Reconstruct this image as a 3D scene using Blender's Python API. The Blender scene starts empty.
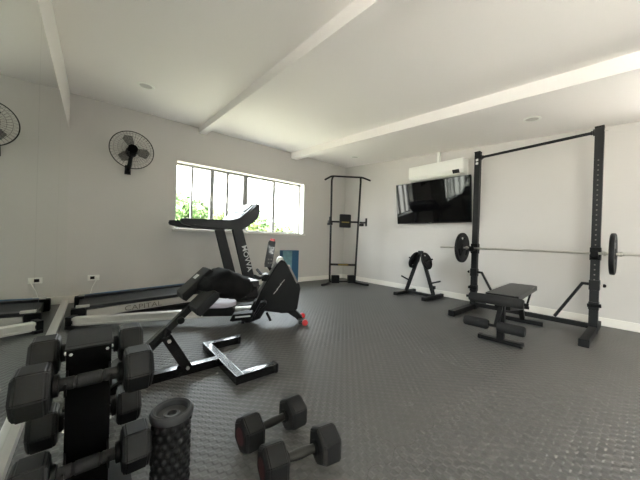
import bpy, bmesh, math, random
from mathutils import Vector, Matrix, noise
random.seed(7)
PI = math.pi
sc = bpy.context.scene
col = sc.collection
V = Vector

# ------------------------------------------------------------------ helpers
def srgb(r, g, b):
    f = lambda c: (c / 255 / 12.92) if c / 255 <= .04045 else ((c / 255 + .055) / 1.055) ** 2.4
    return (f(r), f(g), f(b), 1)

def mat(name, color, rough=.5, metal=0., bump=0., scale=60., var=0., spec=.5, coat=0.):
    m = bpy.data.materials.new(name); m.use_nodes = True
    nt = m.node_tree; b = nt.nodes['Principled BSDF']
    b.inputs['Base Color'].default_value = color
    b.inputs['Roughness'].default_value = rough
    b.inputs['Metallic'].default_value = metal
    b.inputs['Specular IOR Level'].default_value = spec
    b.inputs['Coat Weight'].default_value = coat
    tc = nt.nodes.new('ShaderNodeTexCoord')
    nz = nt.nodes.new('ShaderNodeTexNoise'); nz.inputs['Scale'].default_value = scale
    nz.inputs['Detail'].default_value = 4
    nt.links.new(tc.outputs['Object'], nz.inputs['Vector'])
    if bump:
        bp = nt.nodes.new('ShaderNodeBump'); bp.inputs['Strength'].default_value = bump
        bp.inputs['Distance'].default_value = .002
        nt.links.new(nz.outputs['Fac'], bp.inputs['Height']); nt.links.new(bp.outputs['Normal'], b.inputs['Normal'])
    mr = nt.nodes.new('ShaderNodeMapRange')
    mr.inputs['To Min'].default_value = max(0, rough - .06); mr.inputs['To Max'].default_value = min(1, rough + .06)
    nt.links.new(nz.outputs['Fac'], mr.inputs['Value']); nt.links.new(mr.outputs['Result'], b.inputs['Roughness'])
    if var:
        mx = nt.nodes.new('ShaderNodeMix'); mx.data_type = 'RGBA'
        mx.inputs['A'].default_value = tuple(c * (1 - var) for c in color[:3]) + (1,)
        mx.inputs['B'].default_value = tuple(min(1, c * (1 + var)) for c in color[:3]) + (1,)
        nt.links.new(nz.outputs['Fac'], mx.inputs['Factor']); nt.links.new(mx.outputs['Result'], b.inputs['Base Color'])
    return m

M = {}
M['wall'] = mat('wall_paint', srgb(205, 202, 198), .7, bump=.08, scale=120, var=.01)
M['ceiling'] = mat('ceiling_paint', srgb(240, 236, 233), .75, bump=.06, scale=90, var=.01)
M['white'] = mat('white_gloss_paint', srgb(236, 233, 226), .4)
M['plastic_white'] = mat('white_plastic', srgb(238, 238, 232), .3)
M['frame_white'] = mat('white_window_frame', srgb(225, 225, 225), .35)
M['frame_grey'] = mat('grey_window_frame', srgb(150, 148, 146), .4)
M['alu'] = mat('brushed_aluminium', srgb(214, 212, 208), .38, .85, scale=200)
M['silver'] = mat('silver_plastic', srgb(186, 184, 178), .45, .25)
M['steel'] = mat('chromed_steel', srgb(196, 193, 186), .3, .85)
M['bolt'] = mat('zinc_bolt', srgb(225, 225, 222), .3, .7)
M['black_gloss'] = mat('black_powder_coat_gloss', srgb(6, 6, 7), .2, scale=4, coat=.6)
M['black_metal'] = mat('black_powder_coat', srgb(13, 13, 14), .45, spec=.3, bump=.1, scale=300)
M['rack_metal'] = mat('charcoal_powder_coat', srgb(26, 27, 27), .5, spec=.3, bump=.1, scale=300)
M['black_matte'] = mat('matte_black_panel', srgb(3, 3, 3), .75, bump=.05, scale=200, spec=.1)
M['rubber'] = mat('grey_black_rubber', srgb(22, 22, 23), .5, spec=.3, bump=.12, scale=240, var=.06)
M['plate_rubber'] = mat('black_plate_rubber', srgb(20, 20, 21), .5, spec=.3, bump=.12, scale=200)
M['foam'] = mat('black_foam', srgb(22, 22, 23), .75, bump=.3, scale=220)
M['vinyl'] = mat('black_vinyl', srgb(24, 24, 26), .38, spec=.3, bump=.15, scale=160)
M['vinyl_soft'] = mat('charcoal_vinyl', srgb(22, 22, 24), .5, spec=.3, bump=.15, scale=160)
M['plastic'] = mat('black_plastic', srgb(5, 5, 6), .5, spec=.22, bump=.05, scale=200)
M['plastic_grey'] = mat('dark_grey_plastic', srgb(38, 39, 42), .42, spec=.3, bump=.05, scale=200)
M['hood'] = mat('grey_motor_hood', srgb(92, 91, 88), .4)
M['belt'] = mat('running_belt', srgb(22, 23, 26), .55, bump=.3, scale=400)
M['blue'] = mat('blue_strip', srgb(40, 92, 128), .4)
M['cushion_sheen'] = mat('lilac_sheen_cushion', srgb(168, 164, 178), .5, bump=.1)  # lilac tone is the top's reflected sheen, put into the base colour
M['red'] = mat('red_plastic', srgb(196, 40, 44), .4)
M['dark_red'] = mat('dark_red_print', srgb(70, 22, 24), .5)
M['cloth'] = mat('black_cloth', srgb(9, 9, 10), .9, bump=.5, spec=.2, scale=90)
M['screen'] = mat('tv_screen_glass', srgb(4, 4, 5), .04, spec=.35)
M['display'] = mat('grey_display', srgb(150, 156, 160), .15)
M['display_dark'] = mat('dark_display', srgb(44, 50, 54), .2)
M['ring'] = mat('grey_end_ring', srgb(58, 59, 61), .38)
M['dark'] = mat('dark_opening', srgb(8, 8, 8), .8)
M['yellow'] = mat('yellow_print', srgb(150, 128, 60), .5)
M['print_grey'] = mat('grey_print', srgb(112, 108, 102), .5)
M['print_white'] = mat('white_print', srgb(228, 228, 228), .5)
M['knurl'] = mat('knurled_dark_steel', srgb(62, 61, 59), .38, .9, bump=.6, scale=500)
M['bark'] = mat('bark', srgb(96, 80, 62), .9, bump=.6, scale=20, var=.3)
M['leaf'] = mat('leaf_green', srgb(58, 84, 36), .6, scale=2, var=.35)
M['leaf_b'] = mat('leaf_yellow_green', srgb(68, 84, 30), .6, scale=2, var=.35)
M['grass'] = mat('grass_ground', srgb(118, 116, 98), .9, scale=3, var=.3)
M['bounce_pale'] = mat('pale_bounce_concrete', srgb(208, 202, 194), .85, scale=6, var=.06)  # pale tone of the added light-bouncing slabs outside


def glass_mat(name, tint, refl):
    m = bpy.data.materials.new(name); m.use_nodes = True; nt = m.node_tree
    for n in list(nt.nodes): nt.nodes.remove(n)
    o = nt.nodes.new('ShaderNodeOutputMaterial'); t = nt.nodes.new('ShaderNodeBsdfTransparent'); g = nt.nodes.new('ShaderNodeBsdfGlossy')
    t.inputs['Color'].default_value = tint; g.inputs['Roughness'].default_value = .02
    mx = nt.nodes.new('ShaderNodeMixShader'); mx.inputs['Fac'].default_value = refl
    nt.links.new(t.outputs[0], mx.inputs[1]); nt.links.new(g.outputs[0], mx.inputs[2]); nt.links.new(mx.outputs[0], o.inputs['Surface'])
    return m
M['glass'] = glass_mat('clear_window_glass', (.96, .98, .97, 1), .05)

M['limit'] = glass_mat('smoky_translucent_plastic', (.62, .62, .61, 1), .06)

def mirror_mat():
    m = mat('mirror_silver', (.90, .94, .90, 1), .0, 1.)
    b = m.node_tree.nodes['Principled BSDF']
    for l in list(b.inputs['Roughness'].links): m.node_tree.links.remove(l)
    b.inputs['Roughness'].default_value = .0
    return m
M['mirror'] = mirror_mat()

def screen_mat():
    m = M['screen']; b = m.node_tree.nodes['Principled BSDF']
    for l in list(b.inputs['Roughness'].links): m.node_tree.links.remove(l)
    b.inputs['Roughness'].default_value = .04
screen_mat()

def floor_mat():
    m = bpy.data.materials.new('foam_tile_floor'); m.use_nodes = True; nt = m.node_tree; N = nt.nodes; L = nt.links
    b = N['Principled BSDF']
    def math_(op, a, c=None, d=None):
        n = N.new('ShaderNodeMath'); n.operation = op
        for i, v in enumerate((a, c, d)):
            if v is None: continue
            if isinstance(v, (int, float)): n.inputs[i].default_value = v
            else: L.new(v, n.inputs[i])
        return n.outputs[0]
    tc = N.new('ShaderNodeTexCoord'); sp = N.new('ShaderNodeSeparateXYZ'); L.new(tc.outputs['Object'], sp.inputs[0])
    x, y = sp.outputs['X'], sp.outputs['Y']
    k = 2 * PI / FLOOR_PERIOD
    cxx = math_('COSINE', math_('MULTIPLY', x, k)); cyy = math_('COSINE', math_('MULTIPLY', y, k))
    h = math_('MULTIPLY', cxx, cyy)
    mr = N.new('ShaderNodeMapRange'); mr.interpolation_type = 'SMOOTHSTEP'
    mr.inputs['From Min'].default_value = -.35; mr.inputs['From Max'].default_value = .5
    L.new(h, mr.inputs['Value'])
    # jigsaw seams every metre, wavy
    def seam(a, c):
        w = math_('MULTIPLY', math_('SINE', math_('MULTIPLY', c, 2 * PI / .16)), .016)
        f = math_('FRACT', math_('ADD', math_('ADD', a, w), 20.27))
        d = math_('ABSOLUTE', math_('SUBTRACT', f, .5))
        return math_('LESS_THAN', d, .0016)
    s = math_('MAXIMUM', seam(x, y), seam(y, x))
    # every tile is worn a little differently: tread depth per tile
    wn = N.new('ShaderNodeTexWhiteNoise'); wn.noise_dimensions = '2D'
    cb = N.new('ShaderNodeCombineXYZ')
    L.new(math_('FLOOR', math_('ADD', x, 19.77)), cb.inputs[0]); L.new(math_('FLOOR', math_('ADD', y, 19.77)), cb.inputs[1])
    L.new(cb.outputs[0], wn.inputs['Vector'])
    nz = N.new('ShaderNodeTexNoise'); nz.inputs['Scale'].default_value = 2.2; nz.inputs['Detail'].default_value = 3
    L.new(tc.outputs['Object'], nz.inputs['Vector'])
    hh = math_('SUBTRACT', math_('MULTIPLY', mr.outputs[0], math_('ADD', math_('MULTIPLY', wn.outputs['Value'], .8), .25)), math_('MULTIPLY', s, .4))
    bp = N.new('ShaderNodeBump'); bp.inputs['Strength'].default_value = FLOOR_BUMP; bp.inputs['Distance'].default_value = .0045
    L.new(hh, bp.inputs['Height']); L.new(bp.outputs['Normal'], b.inputs['Normal'])
    mx = N.new('ShaderNodeMix'); mx.data_type = 'RGBA'
    mx.inputs['A'].default_value = srgb(79, 79, 78); mx.inputs['B'].default_value = srgb(92, 91, 89)
    L.new(nz.outputs['Fac'], mx.inputs['Factor'])
    m2 = N.new('ShaderNodeMix'); m2.data_type = 'RGBA'; L.new(s, m2.inputs['Factor']); L.new(mx.outputs['Result'], m2.inputs['A'])
    m2.inputs['B'].default_value = srgb(66, 65, 63); L.new(m2.outputs['Result'], b.inputs['Base Color'])
    b.inputs['Roughness'].default_value = FLOOR_ROUGH
    b.inputs['Specular IOR Level'].default_value = .42
    return m
FLOOR_PERIOD, FLOOR_BUMP, FLOOR_ROUGH = .05, .75, .46
M['floor'] = floor_mat()

class MB:
    def __init__(s): s.bm = bmesh.new()
    def _add(s, verts, faces):
        vs = [s.bm.verts.new(v) for v in verts]
        for f in faces:
            try: s.bm.faces.new([vs[i] for i in f])
            except ValueError: pass
        return vs
    def _merge(s, b2):
        me = bpy.data.meshes.new('t'); b2.to_mesh(me); b2.free(); s.bm.from_mesh(me); bpy.data.meshes.remove(me)
    def box(s, c, size, rot=None, bev=0., seg=2):
        b = bmesh.new(); bmesh.ops.create_cube(b, size=1.)
        bmesh.ops.scale(b, vec=size, verts=b.verts)
        if bev: bmesh.ops.bevel(b, geom=list(b.edges), offset=bev, segments=seg, affect='EDGES', profile=.7)
        mt = Matrix.Translation(c)
        if rot is not None: mt = mt @ (rot.to_4x4() if hasattr(rot, 'to_4x4') else rot)
        bmesh.ops.transform(b, matrix=mt, verts=b.verts)
        s._merge(b); return s
    def bar(s, p0, p1, w, h, up=(0, 0, 1), bev=.004):
        p0, p1 = V(p0), V(p1); d = p1 - p0; l = d.length; d.normalize()
        side = d.cross(V(up)).normalized(); u = side.cross(d)
        r = Matrix((d, side, u)).transposed()
        return s.box((p0 + p1) / 2, (l, w, h), r, bev)
    def hexa(s, b4, t4):
        s._add(list(b4) + list(t4), [(3, 2, 1, 0), (4, 5, 6, 7), (0, 1, 5, 4), (1, 2, 6, 5), (2, 3, 7, 6), (3, 0, 4, 7)])
        return s
    def tube(s, pts, r, seg=12, closed=False, cap=True):
        pts = [V(p) for p in pts]; n = len(pts)
        rs = r if isinstance(r, (list, tuple)) else [r] * n
        rings = []; prev = None
        for i, p in enumerate(pts):
            if closed: t = (pts[(i + 1) % n] - pts[i - 1]).normalized()
            elif i == 0: t = (pts[1] - p).normalized()
            elif i == n - 1: t = (p - pts[-2]).normalized()
            else: t = ((p - pts[i - 1]).normalized() + (pts[i + 1] - p).normalized()).normalized()
            if prev is None:
                a = V((0, 0, 1)) if abs(t.z) < .9 else V((1, 0, 0))
                u = t.cross(a).normalized()
            else: u = (prev - t * prev.dot(t)).normalized()
            prev = u; w = t.cross(u)
            rings.append([s.bm.verts.new(p + (u * math.cos(2 * PI * k / seg) + w * math.sin(2 * PI * k / seg)) * rs[i]) for k in range(seg)])
        m = n if closed else n - 1
        for i in range(m):
            a, b = rings[i], rings[(i + 1) % n]
            for k in range(seg): s.bm.faces.new((a[k], a[(k + 1) % seg], b[(k + 1) % seg], b[k]))
        if cap and not closed:
            s.bm.faces.new(list(reversed(rings[0]))); s.bm.faces.new(rings[-1])
        return s
    def lathe(s, prof, seg=24, origin=(0, 0, 0), axis=(0, 0, 1), ang=0.):
        ax = V(axis).normalized(); a = V((0, 0, 1)) if abs(ax.z) < .9 else V((1, 0, 0))
        u = a.cross(ax).normalized(); w = ax.cross(u); o = V(origin); rings = []
        for r, h in prof:
            if r < 1e-6: rings.append([s.bm.verts.new(o + ax * h)])
            else: rings.append([s.bm.verts.new(o + ax * h + (u * math.cos(2 * PI * k / seg + ang) + w * math.sin(2 * PI * k / seg + ang)) * r) for k in range(seg)])
        for a_, b_ in zip(rings, rings[1:]):
            for k in range(seg):
                k2 = (k + 1) % seg
                if len(a_) == 1 and len(b_) == 1: continue
                if len(a_) == 1: s.bm.faces.new((a_[0], b_[k], b_[k2]))
                elif len(b_) == 1: s.bm.faces.new((a_[k2], a_[k], b_[0]))
                else: s.bm.faces.new((a_[k], b_[k], b_[k2], a_[k2]))
        return s
    def prism(s, poly, o, u, w, t, bev=0., seg=2):
        """polygon in the (u, w) plane at o, thickness t centred along u x w"""
        u, w, o = V(u), V(w), V(o); n = u.cross(w).normalized()
        b = bmesh.new(); k = len(poly)
        lo = [b.verts.new(o + u * p[0] + w * p[1] - n * t / 2) for p in poly]
        hi = [b.verts.new(o + u * p[0] + w * p[1] + n * t / 2) for p in poly]
        b.faces.new(list(reversed(lo))); b.faces.new(hi)
        for i in range(k): b.faces.new((lo[i], lo[(i + 1) % k], hi[(i + 1) % k], hi[i]))
        if bev: bmesh.ops.bevel(b, geom=list(b.edges), offset=bev, segments=seg, affect='EDGES', profile=.7)
        s._merge(b); return s
    def build(s, name, m, parent=None, ang=35, loc=None):
        bmesh.ops.recalc_face_normals(s.bm, faces=list(s.bm.faces))
        me = bpy.data.meshes.new(name); s.bm.to_mesh(me); s.bm.free()
        for p in me.polygons: p.use_smooth = True
        try: me.set_sharp_from_angle(angle=math.radians(ang))
        except Exception: pass
        me.materials.append(m if not isinstance(m, str) else M[m])
        o = bpy.data.objects.new(name, me); col.objects.link(o)
        if ang < 100:
            wn = o.modifiers.new('weighted', 'WEIGHTED_NORMAL'); wn.keep_sharp = True; wn.weight = 80
        if parent is not None: o.parent = parent
        if loc is not None: o.location = loc
        return o

def curve_mesh(cu, name, m, parent, mw):
    o = bpy.data.objects.new('tmp', cu); col.objects.link(o)
    dg = bpy.context.evaluated_depsgraph_get(); dg.update()
    me = bpy.data.meshes.new_from_object(o.evaluated_get(dg))
    bpy.data.objects.remove(o); bpy.data.curves.remove(cu)
    me.transform(mw); me.name = name
    me.materials.clear(); me.materials.append(M[m])
    r = bpy.data.objects.new(name, me); col.objects.link(r)
    if parent is not None: r.parent = parent
    return r
def frame(o, u, w):
    u = V(u).normalized(); w = V(w); w = (w - u * w.dot(u)).normalized(); n = u.cross(w)
    mt = Matrix((u, w, n)).transposed().to_4x4(); mt.translation = V(o); return mt
def text(name, body, size, m, parent, o, u, w, ext=.0008, sx=1., bold=0.):
    cu = bpy.data.curves.new('t', 'FONT'); cu.body = body; cu.size = size; cu.extrude = ext; cu.offset = bold
    cu.align_x = 'CENTER'; cu.align_y = 'CENTER'; cu.resolution_u = 3
    return curve_mesh(cu, name, m, parent, frame(o, u, w) @ Matrix.Diagonal((sx, 1, 1, 1)))
def plate_mesh(name, m, parent, R, th, holes=3, hr=.028, sectors=True, mw=Matrix()):
    cu = bpy.data.curves.new('p', 'CURVE'); cu.dimensions = '2D'; cu.fill_mode = 'BOTH'; cu.extrude = th * .32; cu.bevel_depth = .002
    def loop(pts):
        sp = cu.splines.new('POLY'); sp.points.add(len(pts) - 1); sp.use_cyclic_u = True
        for q, p in zip(sp.points, pts): q.co = (p[0], p[1], 0, 1)
    c = lambda r, n=48: [(r * math.cos(2 * PI * i / n), r * math.sin(2 * PI * i / n)) for i in range(n)]
    loop(c(R * .88)); loop(c(.016, 20))
    for h in range(holes):
        a0 = PI / 2 + h * 2 * PI / holes; pts = []
        for i in range(9): a = a0 - .42 + .84 * i / 8; pts.append((R * .74 * math.cos(a), R * .74 * math.sin(a)))
        for i in range(9): a = a0 + .42 - .84 * i / 8; pts.append((R * .56 * math.cos(a), R * .56 * math.sin(a)))
        loop(pts)
    return curve_mesh(cu, name, m, parent, mw)

def tag(o, label=None, cat=None, group=None, kind=None):
    if label: o['label'] = label
    if cat: o['category'] = cat
    if group: o['group'] = group
    if kind: o['kind'] = kind
    return o
def thing(name, label, cat, loc=(0, 0, 0), rz=0., group=None):
    o = bpy.data.objects.new(name, None); col.objects.link(o); o.empty_display_size = .1
    o.location = loc; o.rotation_euler = (0, 0, rz)
    return tag(o, label, cat, group)
def struct(o): o['kind'] = 'structure'; return o
def copy_thing(root, loc, rz, label):
    r = root.copy(); col.objects.link(r); r.location = loc; r.rotation_euler = (root.rotation_euler.x, 0, rz); r['label'] = label
    for ch in list(root.children):
        c = ch.copy(); col.objects.link(c); c.parent = r
        for g in list(ch.children):
            d = g.copy(); col.objects.link(d); d.parent = c
    return r

# ------------------------------------------------------------------ camera
cam_d = bpy.data.cameras.new('camera'); cam = bpy.data.objects.new('camera', cam_d); col.objects.link(cam)
f_px, yaw, pitch, roll = 271.73, .6934, -.0032, .0317
fw = V((math.sin(yaw) * math.cos(pitch), math.cos(yaw) * math.cos(pitch), math.sin(pitch)))
r0 = V((math.cos(yaw), -math.sin(yaw), 0)); u0 = r0.cross(fw)
rr = r0 * math.cos(roll) + u0 * math.sin(roll); uu = -r0 * math.sin(roll) + u0 * math.cos(roll)
mw = Matrix((rr, uu, -fw)).transposed().to_4x4(); mw.translation = V((.2492, -4.4051, .86)); cam.matrix_world = mw
cam_d.sensor_width = 36; cam_d.lens = f_px / 640 * 36; cam_d.clip_start = .02
sc.camera = cam

# ------------------------------------------------------------------ room
W, YB, T = 4.6114, -6.5, .2
def ceil_z(x, y): return 2.4993 + y * (.0525 + .0176 * max(0, min(1, (x - 1.44) / (W - 1.44))))
struct(MB().box((W / 2, YB / 2, -.05), (W + 2 * T, -YB + 2 * T, .1)).build('floor', 'floor'))
WX0, WX1, WZ0, WZ1 = 1.149, 3.462, .942, 1.948
b = MB(); H = 2.7
b.box(((WX0 - T) / 2, T / 2, H / 2), (WX0 + T, T, H))
b.box(((WX1 + W + T) / 2, T / 2, H / 2), (W + T - WX1, T, H))
b.box(((WX0 + WX1) / 2, T / 2, WZ0 / 2), (WX1 - WX0, T, WZ0))
b.box(((WX0 + WX1) / 2, T / 2, (WZ1 + H) / 2), (WX1 - WX0, T, H - WZ1))
struct(b.build('wall_window', 'wall'))
DY0, DY1, DZ = -6.1, -4.75, 1.98
SY0, SY1, SZ0, SZ1 = -6.2, -4.75, 1.0, 1.95
for n, (xc, nm) in enumerate(((W + T / 2, 'wall_television_side'), (-T / 2 - .006, 'wall_mirror_side'))):
    b = MB()
    if n == 0:
        b.box((xc, SY1 / 2, H / 2), (T, -SY1, H)); b.box((xc, (SY0 + YB) / 2, H / 2), (T, SY0 - YB, H))
        b.box((xc, (SY0 + SY1) / 2, SZ0 / 2), (T, SY1 - SY0, SZ0)); b.box((xc, (SY0 + SY1) / 2, (SZ1 + H) / 2), (T, SY1 - SY0, H - SZ1))
        struct(b.build(nm, 'wall')); continue
    b.box((xc, DY1 / 2, H / 2), (T, -DY1, H))
    b.box((xc, (DY0 + YB) / 2, H / 2), (T, DY0 - YB, H))
    b.box((xc, (DY0 + DY1) / 2, (DZ + H) / 2), (T, DY1 - DY0, H - DZ))
    struct(b.build(nm, 'wall'))
b = MB().box((W / 2, YB - T / 2, H / 2), (W + 2 * T, T, H))
struct(b.build('wall_back', 'wall'))
# sloping ceiling
b = MB(); nx, ny = 12, 12; x0, x1, y0, y1 = -T, W + T, YB - T, T
g = [[b.bm.verts.new((x0 + (x1 - x0) * i / nx, y0 + (y1 - y0) * j / ny, ceil_z(x0 + (x1 - x0) * i / nx, y0 + (y1 - y0) * j / ny))) for j in range(ny + 1)] for i in range(nx + 1)]
gt = [[b.bm.verts.new(v.co + V((0, 0, .25))) for v in r] for r in g]
for i in range(nx):
    for j in range(ny):
        b.bm.faces.new((g[i][j], g[i][j + 1], g[i + 1][j + 1], g[i + 1][j])); b.bm.faces.new((gt[i][j], gt[i + 1][j], gt[i + 1][j + 1], gt[i][j + 1]))
for i in range(nx):
    b.bm.faces.new((g[i][0], g[i + 1][0], gt[i + 1][0], gt[i][0])); b.bm.faces.new((g[i + 1][ny], g[i][ny], gt[i][ny], gt[i + 1][ny]))
for j in range(ny):
    b.bm.faces.new((g[0][j + 1], g[0][j], gt[0][j], gt[0][j + 1])); b.bm.faces.new((g[nx][j], g[nx][j + 1], gt[nx][j + 1], gt[nx][j]))
struct(b.build('ceiling', 'ceiling'))
# two ceiling beams following the slope
for n, (xa, xb, za, sl) in enumerate(((1.443, 1.547, 2.42, .0617), (3.121, 3.26, 2.392, .065))):
    b = MB()
    zb = lambda y: za + sl * y
    b.hexa([(xa, YB, zb(YB)), (xb, YB, zb(YB)), (xb, 0, zb(0)), (xa, 0, zb(0))],
           [(xa, YB, zb(YB) + .3), (xb, YB, zb(YB) + .3), (xb, 0, zb(0) + .3), (xa, 0, zb(0) + .3)])
    struct(b.build('trim_%d' % (n + 1), 'ceiling'))
# baseboards
struct(MB().box((W / 2, -.008, .045), (W, .016, .09), bev=.004).build('baseboard_window_side', 'white'))
struct(MB().box((W - .008, YB / 2, .045), (.016, -YB, .09), bev=.004).build('baseboard_television_side', 'white'))
# bright strip under the mirror
struct(MB().box((.016, -4.65 / 2, .02), (.032, 4.65, .04), bev=.006).build('trim_3', 'alu'))

# window: white reveal, frame, sliding sashes and panes
WY = .13
def win():
    w = MB(); t = .035
    for zc in (WZ0 + t / 2, WZ1 - t / 2): w.box(((WX0 + WX1) / 2, WY + .03, zc), (WX1 - WX0, .06, t), bev=.003)
    for xc in (WX0 + t / 2, WX1 - t / 2): w.box((xc, WY + .03, (WZ0 + WZ1) / 2), (t, .06, WZ1 - WZ0), bev=.003)
    w = struct(w.build('window_1', 'frame_grey'))
    xs = [WX0 + .035, 1.406, 1.71, 1.962, 2.283, 2.857, WX1 - .035]
    wd = [.02, .03, .06, .045, .085, .05, .02]
    for i in range(1, 6):
        MB().box((xs[i], WY + .03, (WZ0 + WZ1) / 2), (wd[i], .045, WZ1 - WZ0 - .07), bev=.003).build('window_mullion', 'frame_grey', w)
    for x in (1.71, 1.962):
        MB().box((x, WY - .004, 1.46), (.022, .024, .09), bev=.006).build('window_latch', 'silver', w)
    for i in range(6):
        a, c = xs[i], xs[i + 1]
        MB().box(((a + c) / 2, WY + .035, (WZ0 + WZ1) / 2), (c - a - .01, .006, WZ1 - WZ0 - .06)).build('window_pane', 'glass', w)
    s = MB()
    s.box(((WX0 + WX1) / 2 - .01, .045, WZ0 - .008), (WX1 - WX0 + .06, .2, .034), bev=.006)
    s.build('window_sill', 'white', w)
    r = MB(); 
    r.box((WX1 - .004, WY / 2, (WZ0 + WZ1) / 2), (.008, WY, WZ1 - WZ0)); r.box((WX0 + .004, WY / 2, (WZ0 + WZ1) / 2), (.008, WY, WZ1 - WZ0))
    r.box(((WX0 + WX1) / 2, WY / 2, WZ1 - .004), (WX1 - WX0, WY, .008))
    r.build('window_reveal', 'white', w)
win()
# sliding glass door behind the camera, where the rest of the daylight comes in
for n, xc in enumerate((-.1,)):
    d = MB()
    for yc in (DY0 + .03, (DY0 + DY1) / 2, DY1 - .03): d.box((xc, yc, DZ / 2), (.07, .06, DZ), bev=.004)
    for zc in (.03, DZ - .03): d.box((xc, (DY0 + DY1) / 2, zc), (.07, DY1 - DY0, .06), bev=.004)
    d = struct(d.build('door_%d' % (n + 1), 'frame_white'))
    for k in range(2):
        MB().box((xc, DY0 + (DY1 - DY0) * (.25 + .5 * k), DZ / 2), (.008, (DY1 - DY0) / 2 - .06, DZ - .1)).build('door_pane', 'glass', d)

# second window, in the television wall behind the camera
d = MB()
for yc in (SY0 + .02, (SY0 + SY1) / 2, SY1 - .02): d.box((W + .1, yc, (SZ0 + SZ1) / 2), (.06, .04, SZ1 - SZ0), bev=.004)
for zc in (SZ0 + .02, SZ1 - .02): d.box((W + .1, (SY0 + SY1) / 2, zc), (.06, SY1 - SY0, .04), bev=.004)
d = struct(d.build('window_2', 'frame_white'))
for k in range(2):
    MB().box((W + .1, SY0 + (SY1 - SY0) * (.25 + .5 * k), (SZ0 + SZ1) / 2), (.006, (SY1 - SY0) / 2 - .04, SZ1 - SZ0 - .06)).build('window_pane', 'glass', d)

# mirror panels
names = ['tall frameless mirror panel meeting the window wall corner', 'tall frameless mirror panel second from the window wall corner',
         'tall frameless mirror panel behind the dumbbell rack, third from the window wall',
         'unseen fourth mirror panel beside the camera, added to reflect light']  # last panel is out of view, added for its reflected light
yy = [-.003, -1.13, -2.26, -3.5, -4.65]
for i, lab in enumerate(names):
    a, c = yy[i], yy[i + 1]
    o = MB().box((-.002, (a + c) / 2, (.04 + 2.025) / 2), (.008, a - c - .002, 1.985)).build('wall_mirror', 'mirror')
    tag(o, lab, 'mirror', 'mirror panels along the left wall')

# recessed ceiling lights
for lab, x, y in (('round recessed ceiling light left of both beams', .641, -.9285), ('round recessed ceiling light above the barbell rack', 3.94, -3.562),
                  ('small round recessed ceiling light in the far corner above the pull-up tower', 4.028, -.82)):
    z = ceil_z(x, y)
    o = thing('ceiling_light', lab, 'ceiling light', (x, y, z), 0, 'recessed ceiling lights')
    sl = (ceil_z(x, y + .1) - ceil_z(x, y - .1)) / .2
    ax = V((0, -sl, 1)).normalized()
    MB().lathe([(.060, -.001), (.060, -.010), (.076, -.010), (.082, -.004), (.082, .002)], 32, axis=ax).build('trim_ring', 'plastic_white', o)
    MB().lathe([(.060, -.003), (.0, -.0035)], 32, axis=ax).build('lens', 'wall', o)

# ------------------------------------------------------------------ outside
struct(MB().box((8, 14, -3.05), (60, 27, .1)).build('ground', 'grass'))
struct(MB().box((-T - 4.0, -6, -.07), (8, 12, .1)).build('bounce_terrace', 'bounce_pale'))  # unseen slab added to bounce light up through the door
struct(MB().box((W + T + 4.0, -6, -.07), (8, 12, .1)).build('bounce_terrace', 'bounce_pale'))  # same added slab on the side window's side, out of view
for xc, dp in ((-T - 1., 2.), (W + T + 1.3, 2.6)): struct(MB().box((xc, -5.5, 2.3), (dp, 4.4, .1)).build('sky_block_slab', 'ceiling'))  # unseen overhangs added to block sky light at door and side window
def tree(x, y, ztop, rad, m, lab, n=5200):
    o = thing('tree', lab, 'tree', (x, y, -3), 0, 'trees outside the window')
    h = ztop + 3
    MB().tube([(0, 0, 0), (.05, .02, h * .4), (0, 0, h - rad * 1.2), (.03, 0, h - rad * .5)], [.16, .13, .09, .04], 8).build('trunk', 'bark', o)
    b = MB()
    lobes = [(V((random.uniform(-.7, .7) * rad, random.uniform(-.7, .7) * rad, h - rad + random.uniform(-.7, .35) * rad)), rad * random.uniform(.4, .62)) for _ in range(11)]
    lobes.append((V((0, 0, h - rad * .6)), rad * .6))
    for i in range(n):
        c, r = random.choice(lobes)
        d = V((random.gauss(0, 1), random.gauss(0, 1), random.gauss(0, 1))).normalized()
        p = c + d * r * random.uniform(.65, 1.02)
        a = V((random.gauss(0, 1), random.gauss(0, 1), random.gauss(0, 1))).normalized(); q = a.cross(d + a * .1).normalized() if a.cross(d).length > .01 else V((1, 0, 0))
        s = random.uniform(.08, .15)
        b._add([p - a * s, p + q * s * .5, p + a * s, p - q * s * .5], [(0, 1, 2, 3)])
    b.build('crown', m, o, ang=180)
for args in ((3.3, 10.2, 3.05, 1.2, 'leaf', 'green leafy tree behind the window pane furthest left'),
             (5.55, 14.2, 3.2, 1.35, 'leaf', 'green leafy tree second from the left through the window'),
             (6.1, 10.2, 2.3, 1.1, 'leaf_b', 'low tree mostly hidden behind the treadmill console'),
             (9.7, 14.2, 3.2, 1.6, 'leaf', 'green leafy tree just right of the treadmill console through the window'),
             (9.5, 10.2, 1.75, 1.05, 'leaf_b', 'low yellow-green tree behind the window pane furthest right')):
    tree(*args)

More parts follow.
